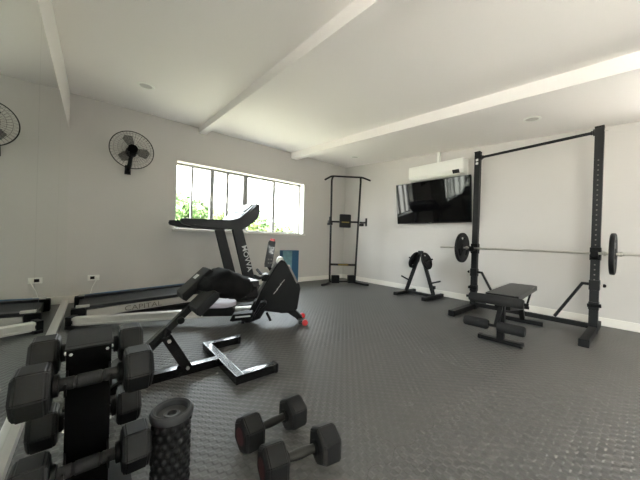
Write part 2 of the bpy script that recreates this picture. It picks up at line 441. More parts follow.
# ------------------------------------------------------------------ wall fan
fan = thing('wall_fan', 'black oscillating wall fan with round wire guard beside the mirror corner', 'fan', (.569, 0, 1.69))
MB().prism([(-.035, -.06), (.035, -.06), (.03, .06), (-.03, .06)], (0, -.015, 0), (1, 0, 0), (0, 0, 1), .028, .008).build('wall_bracket', 'plastic', fan)
MB().tube([(0, -.02, .0), (0, -.10, .0), (.008, -.17, .05), (.018, -.2, .16)], [.026, .026, .024, .022], 12).build('arm', 'plastic', fan)
fc = V((.02, -.28, .20))
MB().lathe([(0, -.1), (.05, -.095), (.062, -.06), (.062, .0), (.05, .02), (0, .02)], 24, fc + V((0, .06, 0)), (0, -1, 0)).build('motor_housing', 'plastic', fan)
bl = MB()
for k in range(3):
    a0 = 2 * PI * k / 3 + PI * .62
    pts = []
    for (r, da) in ((.03, -.5), (.10, -.55), (.17, -.35), (.185, 0.1), (.15, .38), (.08, .45), (.03, .5)):
        pts.append(fc + V((r * math.cos(a0 + da), -.03 - .03 * da, r * math.sin(a0 + da))))
    vs = [bl.bm.verts.new(p) for p in pts] + [bl.bm.verts.new(p + V((0, -.004, 0))) for p in pts]
    n = len(pts); bl.bm.faces.new(vs[:n]); bl.bm.faces.new(list(reversed(vs[n:])))
    for i in range(n): bl.bm.faces.new((vs[i], vs[n + i], vs[n + (i + 1) % n], vs[(i + 1) % n]))
bl.lathe([(0, .02), (.034, .025), (.034, .055), (0, .06)], 20, fc, (0, -1, 0))
bl.build('fan_blades', 'limit', fan)
gm = MB(); R = .228
ring = lambda r, y, rt, n=56: gm.tube([fc + V((r * math.cos(2 * PI * k / n), y, r * math.sin(2 * PI * k / n))) for k in range(n)], rt, 6, closed=True)
ring(R, -.02, .0055)
for r, y in ((.19, -.062), (.15, -.078), (.11, -.087), (.07, -.093)): ring(r, y, .0011, 40)
for k in range(40):
    a = 2 * PI * k / 40
    for yo in (-1, 1):
        pr = [(.045, -.097), (.11, -.088), (.17, -.072), (.21, -.045), (R, -.02)] if yo < 0 else [(.06, .03), (.16, .025), (R, -.02)]
        gm.tube([fc + V((r * math.cos(a), y, r * math.sin(a))) for r, y in pr], .0009, 4, cap=False)
gm.build('wire_guard', 'plastic', fan)
MB().lathe([(0, .086), (.052, .09), (.052, .1), (.046, .106), (0, .108)], 24, fc, (0, -1, 0)).build('hub_cap', 'black_matte', fan)

# ------------------------------------------------------------------ outlet and cable
ot = thing('wall_outlet', 'white wall outlet plate with a dark socket above the treadmill rear', 'outlet', (.255, 0, .29))
MB().box((0, -.005, 0), (.115, .01, .068), bev=.004).build('cover_plate', 'plastic_white', ot)
MB().box((-.012, -.012, 0), (.042, .008, .036), bev=.003).build('socket', 'dark', ot)
pl = thing('power_cable', 'white power cable hanging from the wall outlet behind the treadmill', 'cable', (.292, 0, .295))
MB().box((0, -.024, 0), (.03, .028, .026), bev=.004).build('plug', 'plastic_white', pl)
MB().tube([(0, -.036, 0), (.002, -.05, -.005), (-.02, -.05, -.05), (-.05, -.035, -.12), (-.065, -.028, -.2), (-.07, -.03, -.285), (-.06, -.06, -.2905), (.1, -.09, -.291)], .0042, 8).build('cord', 'plastic_white', pl)

# ------------------------------------------------------------------ air conditioner, conduit, television
ac = thing('air_conditioner', 'white split air conditioner mounted above the television', 'air conditioner', (W, -2.19, 1.9))
prof = [(0, 0), (.10, 0), (.165, .025), (.198, .07), (.2, .2), (.19, .24), (.0, .25)]
MB().prism([(-a, c) for a, c in prof], (0, 0, 0), (1, 0, 0), (0, 0, 1), .9, .008).build('housing', 'plastic_white', ac)
MB().prism([(-.17, .012), (-.112, -.004), (-.108, -.012), (-.178, .004)], (0, 0, 0), (1, 0, 0), (0, 0, 1), .78, .001).build('air_flap', 'plastic_white', ac)
MB().prism([(-.165, .027), (-.199, .075), (-.203, .073), (-.169, .023)], (0, -.345, 0), (1, 0, 0), (0, 0, 1), .1).build('display', 'dark', ac)
MB().prism([(-.02, .02), (-.12, .02), (-.18, .06), (-.185, .2), (-.02, .23)], (0, -.452, 0), (1, 0, 0), (0, 0, 1), .01, .003).build('end_cap', 'plastic_white', ac)
cz = ceil_z(W - .06, -2.2)
tag(MB().box((W - .03, -2.19, (2.15 + cz) / 2), (.05, .045, cz - 2.15 + .004), bev=.004).build('conduit', 'plastic_white'),
    'short white conduit running from air conditioner up to ceiling', 'conduit')
tv = thing('television', 'flat black wall-mounted television tilted down under the air conditioner', 'television', (4.485, -2.115, 1.527))
tl = Matrix.Rotation(math.radians(-7.5), 3, 'Y')
tv.rotation_euler = (Matrix.Rotation(math.radians(1.2), 3, 'Z') @ tl).to_euler()
MB().box((0, 0, 0), (.03, 1.255, .70), bev=.006).build('bezel', 'plastic', tv)
MB().box((-.0155, 0, .006), (.004, 1.235, .672)).build('screen', 'screen', tv)
MB().box((.03, 0, -.05), (.04, .8, .42), bev=.01).build('rear_housing', 'plastic', tv)
MB().box((.075, 0, 0), (.08, .3, .2), tl.inverted(), bev=.004).build('wall_bracket', 'black_metal', tv)
MB().box((-.0172, 0, -.338), (.002, .05, .008)).build('maker_badge', 'print_grey', tv)

# ------------------------------------------------------------------ treadmill (along the window wall)
tm = thing('treadmill', 'large black treadmill with silver side rails under the window', 'treadmill', (.12, -.675, 0))
yn, yf = -.325, .325          # local y of near and far side
wx = lambda x: x - .12
# deck frame, slightly rising to the front
def zr(x): return .085 + .055 * (x / 1.5)
dk = MB()
dk.prism([(.02, .03), (1.5, .06), (1.62, .1), (1.62, .2), (1.45, .165), (.02, .11)], (0, 0, 0), (1, 0, 0), (0, 0, 1), .60, .01)
for x in (.1, 1.55):
    for y in (-.26, .26): dk.lathe([(.025, 0), (.03, .02), (.02, .06)], 16, (x, y, 0))
dk.build('deck', 'black_metal', tm)
MB().prism([(.06, .113), (1.48, .178), (1.48, .19), (.05, .122), (.03, .112), (.03, .09), (.05, .09)], (0, 0, 0), (1, 0, 0), (0, 0, 1), .47, .003).build('running_belt', 'belt', tm)
for y, nm in ((yn, 'near'), (yf, 'far')):
    fr = MB().prism([(.06, .12), (1.5, .178), (1.5, .205), (.06, .148)], (0, y * .87, 0), (1, 0, 0), (0, 0, 1), .085, .006).build('foot_rail', 'plastic_grey', tm)
    if nm == 'far': MB().prism([(.06, .149), (1.5, .206), (1.5, .212), (.06, .155)], (0, y * .9, 0), (1, 0, 0), (0, 0, 1), .04, .001).build('blue_stripe', 'blue', fr)
    sr = MB().prism([(.09, .036), (1.2, .09), (1.36, .118), (1.36, .17), (.09, .112)], (0, y, 0), (1, 0, 0), (0, 0, 1), .03, .006).build('side_panel', 'silver', tm)
    sr['label'] = 'silver side panel lettered CAPITAL'
    u = V((1, 0, .045)) if y < 0 else V((-1, 0, -.045))
    text('lettering', 'CAPITAL', .072, 'print_grey', sr, (.55, y + (-.0162 if y < 0 else .0162), .094), u, (0, 0, 1), sx=1.2)
    MB().box((.03, y * .95, .075), (.11, .09, .13), bev=.02).build('end_cap', 'plastic', tm)
    MB().box((.06, y * .95, .15), (.1, .05, .02), bev=.005).build('roller_cover', 'silver', tm)
# motor hood
hd = MB()
sec = [(1.46, .07, .20, .27), (1.6, .05, .235, .30), (1.85, .05, .235, .31), (1.98, .08, .17, .29)]
rings = []
for x, z0, z1, hw in sec:
    rings.append([hd.bm.verts.new((x, s_ * hw * k, z)) for s_, k, z in ((-1, 1, z0), (-1, 1, z1 - .05), (-1, .86, z1), (1, .86, z1), (1, 1, z1 - .05), (1, 1, z0))])
for a, c in zip(rings, rings[1:]):
    for k in range(6): hd.bm.faces.new((a[k], a[(k + 1) % 6], c[(k + 1) % 6], c[k]))
hd.bm.faces.new(rings[0]); hd.bm.faces.new(list(reversed(rings[-1])))
bmesh.ops.bevel(hd.bm, geom=list(hd.bm.edges), offset=.012, segments=2, affect='EDGES')
hd.build('motor_hood', 'hood', tm)
MB().box((1.7, 0, .04), (.5, .7, .04), bev=.008).build('front_base', 'black_metal', tm)
for x in (1.5, 1.92):
    for y in (-.3, .3): MB().lathe([(0, 0), (.025, 0), (.025, .022), (0, .022)], 16, (x, y, 0)).build('foot', 'plate_rubber', tm)
for y in (yn, yf):
    up = MB().prism([(1.70, .06), (1.875, .06), (1.84, .2), (1.62, .95), (1.60, 1.0), (1.47, 1.0), (1.5, .95), (1.705, .2)], (0, y, 0), (1, 0, 0), (0, 0, 1), .055, .01).build('upright', 'plastic_grey', tm)
    if y < 0:
        dv = V((1.776 - 1.56, 0, .2 - .95)).normalized()
        text('lettering', 'MOVVA', .098, 'print_white', up, V((1.688, y - .0285, .575)), dv, V((-dv.z, 0, dv.x)), sx=1.05, bold=.0008)
    hr_ = [(.88, 1.01), (.90, .985), (1.0, .962), (1.5, .948), (1.62, .955), (1.72, 1.02), (1.82, 1.10), (1.86, 1.2), (1.85, 1.3), (1.835, 1.315), (1.80, 1.29), (1.68, 1.15), (1.58, 1.085), (1.45, 1.065), (1.0, 1.055), (.89, 1.05)]
    MB().prism(hr_, (0, y, 0), (1, 0, 0), (0, 0, 1), .06, .012).build('handrail', 'plastic_grey', tm)
cs = MB().prism([(1.5, 1.03), (1.62, 1.0), (1.74, 1.04), (1.84, 1.12), (1.87, 1.21), (1.86, 1.30), (1.835, 1.325), (1.70, 1.20), (1.60, 1.115)], (0, 0, 0), (1, 0, 0), (0, 0, 1), .62, .015).build('console', 'plastic_grey', tm)
dx = V((.135, 0, .125)).normalized(); nn = V((-dx.z, 0, dx.x))
MB().prism([(-.085, -.2), (.075, -.2), (.075, .2), (-.085, .2)], V((1.768, 0, 1.263)) + nn * .006, dx, (0, 1, 0), .012, .003).build('screen', 'display', cs)
d2 = V((.1, 0, .085)).normalized(); n2 = V((-d2.z, 0, d2.x))
MB().prism([(-.05, -.24), (.045, -.24), (.045, .24), (-.05, .24)], V((1.652, 0, 1.158)) + n2 * .004, d2, (0, 1, 0), .01, .002).build('key_panel', 'display', cs)
MB().box((1.53, 0, 1.045), (.08, .56, .03), bev=.008).build('cup_tray', 'hood', cs)

# ------------------------------------------------------------------ rowing machine
A = V((.11, -1.12)); B = V((1.9, -2.14)); ang = math.atan2(B.y - A.y, B.x - A.x)
ro = thing('rowing_machine', 'black rowing machine with white aluminium rail and red front wheels', 'rowing machine', (A.x, A.y, 0), ang)
X_, Z_ = (1, 0, 0), (0, 0, 1)
rl = MB()
rl.bar((.02, 0, .052), (1.62, 0, .135), .05, .078, bev=.005)
for s_ in (-1, 1):
    rl.bar((.02, s_ * .03, .076), (1.62, s_ * .03, .159), .014, .022, bev=.003); rl.bar((.02, s_ * .03, .026), (1.62, s_ * .03, .109), .014, .018, bev=.003)
rl.build('rail', 'alu', ro)
MB().box((.0, 0, .05), (.045, .1, .1), bev=.008).build('rear_foot', 'plastic', ro)
MB().box((.02, 0, .012), (.06, .15, .024), bev=.006).build('rear_crossbar', 'black_metal', ro)
st = MB().prism([(1.13, .10), (1.40, .10), (1.42, .15), (1.40, .19), (1.13, .19), (1.11, .15)], (0, 0, 0), X_, Z_, .20, .012).build('seat_carriage', 'plastic', ro)
sb = MB()
rings = []
for t in range(11):
    a = -1 + 2 * t / 10; x = 1.275 + .145 * a
    hw = .15 * (1 - .35 * max(0, a) ** 2) * math.sqrt(max(.05, 1 - abs(a) ** 5)); zt = .235 - .02 * abs(a) ** 3 + .006 * a * a
    rings.append([sb.bm.verts.new((x, hw * q, .19 + (zt - .19) * hh)) for q, hh in ((-1, 0), (-1, .5), (-.85, .95), (-.3, 1.), (0, .8), (.3, 1.), (.85, .95), (1, .5), (1, 0))])
for a, c in zip(rings, rings[1:]):
    for k in range(8): sb.bm.faces.new((a[k], a[k + 1], c[k + 1], c[k]))
    sb.bm.faces.new((a[8], a[0], c[0], c[8]))
sb.bm.faces.new(rings[0]); sb.bm.faces.new(list(reversed(rings[-1])))
sb.build('seat_cushion', 'cushion_sheen', ro, ang=50)
# front unit
hs = [(1.60, .20), (1.66, .34), (1.80, .60), (1.845, .645), (1.885, .63), (1.93, .56), (2.035, .40), (2.045, .36), (2.02, .16), (1.98, .12), (1.86, .12), (1.70, .14)]
hou = MB().prism(hs, (0, 0, 0), X_, Z_, .19, .02).build('flywheel_housing', 'plastic', ro)
MB().prism([(1.625, .33), (1.655, .315), (1.815, .60), (1.79, .615)], (0, 0, 0), X_, Z_, .10, .006).build('neck', 'hood', ro)
MB().lathe([(0, -.06), (.034, -.06), (.038, -.05), (.038, .05), (.034, .06), (0, .06)], 24, (1.835, 0, .632), (0, 1, 0)).build('top_roller_cover', 'silver', ro)
MB().prism([(1.905, .60), (1.925, .60), (2.02, .42), (2.0, .415)], (0, -.097, 0), X_, Z_, .004).build('side_line', 'hood', hou)
for k in range(3):
    c = V((1.80 + .03 * k, -.097, .33 + .045 * k))
    MB().bar(c + V((-.02, 0, -.02)), c + V((.022, 0, .03)), .004, .009, up=(0, 1, 0), bev=0).build('side_mark', 'silver', hou)
MB().prism([(1.60, .24), (1.72, .16), (1.66, .06), (1.56, -.0 + .02), (1.51, .02), (1.50, .06), (1.55, .14)], (0, 0, 0), X_, Z_, .12, .015).build('rail_mount', 'plastic', ro)
MB().prism([(1.86, .15), (1.99, .15), (2.08, .055), (2.10, .02), (2.04, .02), (1.97, .09)], (0, 0, 0), X_, Z_, .08, .01).build('front_leg', 'plastic', ro)
MB().bar((2.06, -.12, .03), (2.06, .12, .03), .05, .04, bev=.008).build('front_crossbar', 'black_metal', ro)
for s_ in (-1, 1):
    MB().lathe([(0, -.018), (.024, -.018), (.03, -.01), (.03, .01), (.024, .018), (0, .018)], 24, (2.095, s_ * .12, .030), (0, 1, 0)).build('transport_wheel', 'red', ro)
    pd = MB().prism([(1.39, .09), (1.42, .085), (1.58, .10), (1.60, .13), (1.59, .165), (1.42, .15)], (0, s_ * .17, 0), X_, Z_, .11, .012).build('foot_pedal', 'plastic', ro)
    MB().prism([(1.44, .118), (1.575, .128), (1.575, .142), (1.44, .132)], (0, s_ * .17, 0), X_, Z_, .118, .004).build('strap', 'print_white' if s_ < 0 else 'plastic_grey', pd)
    MB().prism([(1.585, .10), (1.61, .11), (1.72, .24), (1.70, .27), (1.66, .25)], (0, s_ * .16, 0), X_, Z_, .10, .012).build('heel_plate', 'plastic', ro)
MB().bar((1.49, 0, .14), (1.49, 0, .0), .03, .03, bev=.004, up=(1, 0, 0)).build('centre_leg', 'black_metal', ro)
MB().bar((1.49, -.17, .13), (1.49, .17, .13), .03, .03, bev=.004).build('pedal_axle', 'black_metal', ro)
MB().bar((1.72, -.13, .14), (1.76, -.13, .06), .022, .022, up=(0, 1, 0), bev=.004).build('kick_stop', 'plastic', ro)
cn = MB().prism([(-.034, -.135), (.034, -.135), (.04, -.10), (.036, .115), (.026, .14), (-.026, .14), (-.036, .115), (-.04, -.10)], (1.735, -.05, .70), V((.95, -.0, -.0)).normalized(), V((.13, 0, .99)).normalized(), .04, .01).build('console', 'plastic_grey', ro)
MB().box((1.744, -.073, .735), (.055, .006, .075), Matrix.Rotation(.13, 3, 'Y'), bev=.002).build('display', 'display_dark', cn)
MB().box((1.755, -.05, .838), (.045, .05, .025), Matrix.Rotation(.13, 3, 'Y'), bev=.006).build('top_button', 'red', cn)
for k in range(4):
    MB().box((1.722 + .026 * (k % 2), -.073, .645 - .035 * (k // 2)), (.014, .006, .014), bev=.002).build('button', 'hood', cn)
MB().tube([(1.72, -.03, .58), (1.75, -.01, .53), (1.79, 0, .5)], .018, 10).build('console_arm', 'plastic', ro)
hb = MB(); hb.tube([(1.60, -.25, .505), (1.64, -.16, .475), (1.68, -.06, .47), (1.68, .06, .47), (1.64, .16, .475), (1.60, .25, .505)], .015, 10)
hb.build('handle', 'foam', ro)
MB().prism([(1.66, .43), (1.80, .42), (1.84, .46), (1.70, .50), (1.66, .49)], (0, 0, 0), X_, Z_, .14, .012).build('handle_cradle', 'plastic', ro)

# ------------------------------------------------------------------ blue box by the wall
bx = MB().box((0, 0, .315), (.36, .11, .63), bev=.003).build('cardboard_box', 'blue', None, loc=(3.10, -.08, 0))
tag(bx, 'tall blue printed box standing against the wall behind the rowing machine', 'box')
pic = MB().box((-.075, -.0565, .33), (.2, .002, .58)).build('printed_picture', mat('teal_print', srgb(110, 150, 160), .5, scale=14, var=.6), bx)
pic['label'] = 'pale teal picture panel'

# ------------------------------------------------------------------ roman chair bench with a garment
be = thing('back_extension_bench', 'glossy black inclined exercise bench with square tube base on the floor', 'bench', (.6, -2.6, 0))
def P(x, z, y=0): return V((x - .6, y, z))
MB().bar(P(.16, .029), P(.905, .029), .05, .052).build('base_spine', 'black_gloss', be)
MB().bar(P(.92, .029, -.315), P(.92, .029, .315), .05, .052, up=(0, 0, 1)).build('front_crossbar', 'black_gloss', be)
for s_ in (-1, 1):
    lg = MB().bar(P(.945, .029, s_ * .29), P(1.16, .029, s_ * .29), .05, .052).build('front_leg', 'black_gloss', be)
    MB().box(P(1.163, .029, s_ * .29), (.02, .056, .058), bev=.006).build('end_cap', 'plate_rubber', lg)
MB().bar(P(.18, .029, -.14), P(.18, .029, .14), .05, .052).build('rear_crossbar', 'black_gloss', be)
MB().bar(P(.31, .03), P(.60, .301), .05, .05, up=(0, 1, 0)).build('incline_tube', 'black_gloss', be)
it = MB().bar(P(.56, .264), P(.84, .525), .038, .038, up=(0, 1, 0)).build('sliding_tube', 'black_metal', be)
for s_ in (-1, 1):
    MB().bar(P(.715, .03, s_ * .03), P(.585, .262, s_ * .03), .055, .006, up=(0, 1, 0), bev=.001).build('strut_plate', 'black_gloss', be)
for x, z in ((.705, .05), (.60, .235)):
    MB().lathe([(0, -.042), (.011, -.042), (.011, .042), (0, .042)], 6, P(x, z), (0, 1, 0)).build('bolt', 'bolt', be)
MB().lathe([(0, -.06), (.02, -.058), (.022, -.045), (.01, -.04), (.01, 0), (0, 0)], 16, P(.655, .352), (0, 1, 0)).build('adjusting_knob', 'plastic', be)
tdir = V((.28, 0, .261)).normalized(); tn = V((-tdir.z, 0, tdir.x))
for s_, cx_, cz_, hl_ in ((-1, .765, .470, .082), (1, .775, .545, .125)):
    o_ = P(cx_, cz_, s_ * .115)
    pdm = MB().prism([(-hl_, 0), (hl_ - .015, 0), (hl_, .03), (hl_ - .01, .055), (.015 - hl_, .055), (-hl_ - .005, .03)], o_ - tn * .03, tdir, tn, .16, .018).build('thigh_pad', 'vinyl_soft', be)
    if s_ > 0: MB().box(o_ + tn * .027 + tdir * .03, (.035, .05, .004), Matrix((tdir, V((0, 1, 0)), tn)).transposed(), bev=.001).build('pad_label', 'print_white', pdm)
MB().bar(P(.79, .50, -.17), P(.79, .50, .17), .03, .03, bev=.004).build('pad_bracket', 'black_metal', be)
MB().bar(P(.83, .515), P(1.06, .515), .04, .035, bev=.004).build('pad_arm', 'black_metal', be)
MB().box(P(.99, .545), (.26, .26, .045), bev=.015).build('hip_pad', 'vinyl', be)
# footplate low on the rear tube
MB().box(P(.36, .12, 0), (.1, .3, .012), Matrix.Rotation(-.5, 3, 'Y'), bev=.003).build('foot_plate', 'black_metal', be)

g_ = MB()
keys = [(.765, .52, .545, .09), (.80, .49, .59, .15), (.85, .475, .618, .18), (.92, .455, .64, .19), (.98, .45, .622, .19), (1.04, .465, .592, .17), (1.09, .48, .57, .12), (1.14, .495, .552, .06), (1.165, .50, .54, .03)]
n_u, n_v = 44, 36; rings = []
for i in range(n_u + 1):
    t = i / n_u * (len(keys) - 1); k = min(int(t), len(keys) - 2); q = t - k; q = q * q * (3 - 2 * q)
    x, z0, z1, hw = [keys[k][j] + (keys[k + 1][j] - keys[k][j]) * q for j in range(4)]
    rg = []
    for v in range(n_v):
        a = 2 * PI * v / n_v; cs_, sn = math.cos(a), math.sin(a)
        yv = hw * math.copysign(abs(cs_) ** .6, cs_); zz = (z0 + z1) / 2 + (z1 - z0) / 2 * math.copysign(abs(sn) ** .75, sn)
        p = V((x, yv, zz)); w_ = noise.noise(V((x * 9, yv * 12, zz * 7))) * .018 + noise.noise(V((x * 30, yv * 16, zz * 30 + x * 20))) * .008
        dr = V((0, cs_, sn * .8)); rg.append(g_.bm.verts.new(P(p.x, p.z, p.y) + dr * w_ * min(1, hw / .1)))
    rings.append(rg)
for a, c in zip(rings, rings[1:]):
    for k in range(n_v): g_.bm.faces.new((a[k], a[(k + 1) % n_v], c[(k + 1) % n_v], c[k]))
g_.bm.faces.new(rings[0]); g_.bm.faces.new(list(reversed(rings[-1])))
tag(g_.build('garment', 'cloth', None, ang=80, loc=(.6, -2.6, 0)), 'black garment draped in folds over the inclined bench pad', 'garment')

# ------------------------------------------------------------------ hex dumbbells
def hex_dumbbell(label, group, d=.125, hl=.085, ctc=.215, handle='knurl'):
    o = thing('hex_dumbbell', label, 'dumbbell', (0, 0, 0), 0, group)
    Rc = d / math.sqrt(3)
    for s_ in (-1, 1):
        pr = [(0, -hl / 2), (Rc * .86, -hl / 2), (Rc, -hl * .38), (Rc, hl * .36), (Rc * .80, hl / 2), (0, hl / 2)]
        h = MB().lathe(pr, 6, (s_ * ctc / 2, 0, 0), (s_, 0, 0), ang=PI / 6)
        bmesh.ops.recalc_face_normals(h.bm, faces=list(h.bm.faces))
        bmesh.ops.bevel(h.bm, geom=[e for e in h.bm.edges if len(e.link_faces) == 2 and e.calc_face_angle(0) > .3], offset=.0035, segments=2, affect='EDGES')
        hd_ = h.build('head', 'rubber', o, ang=28)
        MB().lathe([(0, 0), (Rc * .45, 0), (Rc * .45, .0012), (0, .0012)], 24, (s_ * (ctc / 2 + hl / 2 - .0004), 0, 0), (s_, 0, 0)).build('end_badge', 'dark_red', hd_)
        MB().lathe([(.018, 0), (.027, .002), (.027, .012), (.02, .014)], 24, (s_ * (ctc / 2 - hl / 2 + .0), 0, 0), (-s_, 0, 0)).build('collar', 'plastic', o)
    g = (ctc - hl) / 2 + .004
    if handle == 'foam':
        MB().lathe([(.0155, -g), (.0165, -g * .42), (.0145, -g * .40), (.0145, -g * .34), (.0172, -g * .32), (.0172, g * .32), (.0145, g * .34), (.0145, g * .40), (.0165, g * .42), (.0155, g)], 20, (0, 0, 0), (1, 0, 0)).build('handle', handle, o)
    else: MB().lathe([(.0145, -g), (.0155, -g * .6), (.0175, -g * .3), (.0185, 0), (.0175, g * .3), (.0155, g * .6), (.0145, g)], 20, (0, 0, 0), (1, 0, 0)).build('handle', handle, o)
    return o
gr1 = 'hex dumbbells lying on the floor'
dfl = hex_dumbbell('black hex dumbbell on the floor, nearer the rowing machine', gr1)
dfl.location = (.863, -3.385, .0625); dfl.rotation_euler = (0, 0, .01)
copy_thing(dfl, (.858, -3.60, .0625), -.18, 'black hex dumbbell on the floor, nearer the bottom picture edge')

# ------------------------------------------------------------------ dumbbell rack by the mirror
rk = thing('dumbbell_rack', 'black upright dumbbell rack tower standing beside the mirror', 'dumbbell rack', (.247, -3.34, 0))
MB().box((0, 0, .275), (.100, .105, .53), bev=.003).build('post', 'black_matte', rk)
MB().hexa([(-.052, -.066, .533), (.052, -.066, .533), (.052, .068, .548), (-.052, .068, .548)], [(-.052, -.066, .538), (.052, -.066, .538), (.052, .068, .553), (-.052, .068, .553)]).build('top_plate', 'rack_metal', rk)
MB().box((0, 0, .012), (.24, .34, .024), bev=.005).build('base_plate', 'black_metal', rk)
tiers = [.465, .235]
s_hook = lambda t: t < 0          # rear side hooks sit a little higher
for z in tiers:
    for s_ in (-1, 1):
        for t_ in (-1, 1):
            c = MB()
            c.prism([(-.054 * t_, .012), (-.095 * t_, -.006), (-.118 * t_, -.02), (-.132 * t_, .008), (-.137 * t_, .006), (-.122 * t_, -.032), (-.095 * t_, -.03), (-.045 * t_, -.028), (-.045 * t_, .012)][::t_], (s_ * .0465, 0, z + .001 + ((.006 if z > .3 else .014) if s_hook(t_) else 0)), (0, 1, 0), (0, 0, 1), .005)
            c.build('cradle_hook', 'black_metal', rk)
for s_ in (-1, 1):
    for t_ in (-1, 1):
        for z in (.518, .44, .30, .20): MB().lathe([(0, 0), (.005, 0), (.005, .004), (0, .005)], 6, (s_ * .05, t_ * .037, z), (s_, 0, 0)).build('bolt', 'bolt', rk)
    MB().lathe([(0, 0), (.0042, 0), (.0042, .003), (0, .004)], 6, (s_ * .04, -.0525, .518), (0, -1, 0)).build('bolt', 'bolt', rk)
gr2 = 'hex dumbbells resting on the upright rack'
dr = hex_dumbbell('black hex dumbbell on the camera-facing side of the rack, upper tier', gr2, .112, .070, .216, 'foam')
fy, by = -3.34 - .115, -3.34 + .115
dr.rotation_euler = (PI / 6, 0, 0); dr.location = (.249, fy, .466)
copy_thing(dr, (.249, fy, .236), 0, 'black hex dumbbell on the camera-facing side of the rack, lower tier')
copy_thing(dr, (.249, by, .472), 0, 'black hex dumbbell on the rear side of the rack, upper tier under the top plate')
copy_thing(dr, (.249, by, .25), 0, 'black hex dumbbell on the rear side of the rack, lower tier')

# ------------------------------------------------------------------ foam roller
fr = thing('foam_roller', 'black knobbly foam roller standing upright beside the dumbbell rack', 'foam roller', (.463, -3.40, 0))
fr.scale = (1.14, 1.14, .95)
b = MB(); nz_, na = 96, 120; rings = []
for i in range(nz_ + 1):
    z = .27 * i / nz_; rg = []
    for k in range(na):
        a = 2 * PI * k / na
        row = z / .026; c = math.cos(a * 13 + PI * (int(row) % 2)); s = math.sin(PI * (row % 1))
        r = .0475 + .0055 * max(0, min(1, (c * .5 + .5) * s * 2.2 - .6))
        rg.append(b.bm.verts.new((r * math.cos(a), r * math.sin(a), z)))
    rings.append(rg)
for a, c in zip(rings, rings[1:]):
    for k in range(na): b.bm.faces.new((a[k], a[(k + 1) % na], c[(k + 1) % na], c[k]))
b.bm.faces.new(list(reversed(rings[0])))
b.build('foam_sleeve', 'plate_rubber', fr, ang=60)
MB().lathe([(.0475, .262), (.056, .268), (.058, .282), (.054, .293), (.049, .296), (.043, .291), (.040, .274), (.018, .270)], 48).build('end_ring', 'ring', fr)
MB().lathe([(.018, .2705), (.022, .272), (.020, .276), (.013, .276), (.012, .24), (.012, .2)], 32).build('centre_ring', 'ring', fr)
MB().lathe([(.0125, .262), (0, .262)], 24).build('core', 'dark', fr)

# ------------------------------------------------------------------ pull-up tower in the corner
ta = math.atan2(-.766 + .503, 4.23 - 3.753)
tw = thing('pull_up_tower', 'slim black pull-up and dip tower standing in the far corner', 'exercise tower', (3.753, -.503, 0), ta)
for s_, xb, xt in ((-1, .01, -.01), (1, .515, .572)):
    MB().tube([(xb, 0, .03), (xt * .6 + xb * .4, 0, 1.2), (xt, 0, 2.0), (xt + s_ * -.008, -.02, 2.05), (xt - s_ * .02, -.05, 2.07)], .019, 12).build('upright', 'black_metal', tw)
    MB().tube([(xb + s_ * -.02, .1, .025), (xb, 0, .028), (xb + s_ * .12, -.17, .022), (xb + s_ * .2, -.24, .022)], .02, 12).build('foot', 'black_metal', tw)
    MB().tube([(xt, -.02, 1.21), (xt + s_ * .05, -.05, 1.205), (xt + s_ * .06, -.22, 1.20)], .018, 10).build('dip_arm', 'black_metal', tw)
    MB().tube([(xt + s_ * .06, -.22, 1.13), (xt + s_ * .06, -.22, 1.28)], .018, 10).build('dip_grip', 'foam', tw)
    MB().box((xt + s_ * .02, -.04, 1.16), (.09, .09, .05), bev=.01).build('arm_pad', 'vinyl', tw)
    MB().box((.115 if s_ < 0 else .44, -.02, .10), (.15, .08, .15), bev=.008).build('step_block', 'plastic', tw)
MB().tube([(-.16, -.07, 1.985), (-.04, -.055, 2.06), (0, -.05, 2.07), (.56, -.05, 2.085), (.60, -.055, 2.08), (.75, -.07, 2.03)], .017, 12).build('pull_up_bar', 'black_metal', tw)
MB().tube([(0, 0, 1.205), (.56, 0, 1.215)], .017, 12).build('backrest_bar', 'black_metal', tw)
bk = MB().box((.27, -.04, 1.225), (.225, .055, .26), bev=.025).build('backrest', 'vinyl', tw)
MB().box((.27, -.0685, 1.20), (.15, .003, .022)).build('yellow_badge', 'yellow', bk)
lb = MB().bar((0, 0, .38), (.52, 0, .372), .03, .04).build('lower_crossbar', 'black_metal', tw)
MB().box((.265, -.0165, .376), (.2, .003, .022)).build('yellow_badge', 'yellow', lb)
MB().bar((.02, 0, .05), (.51, 0, .05), .03, .03).build('base_crossbar', 'black_metal', tw)

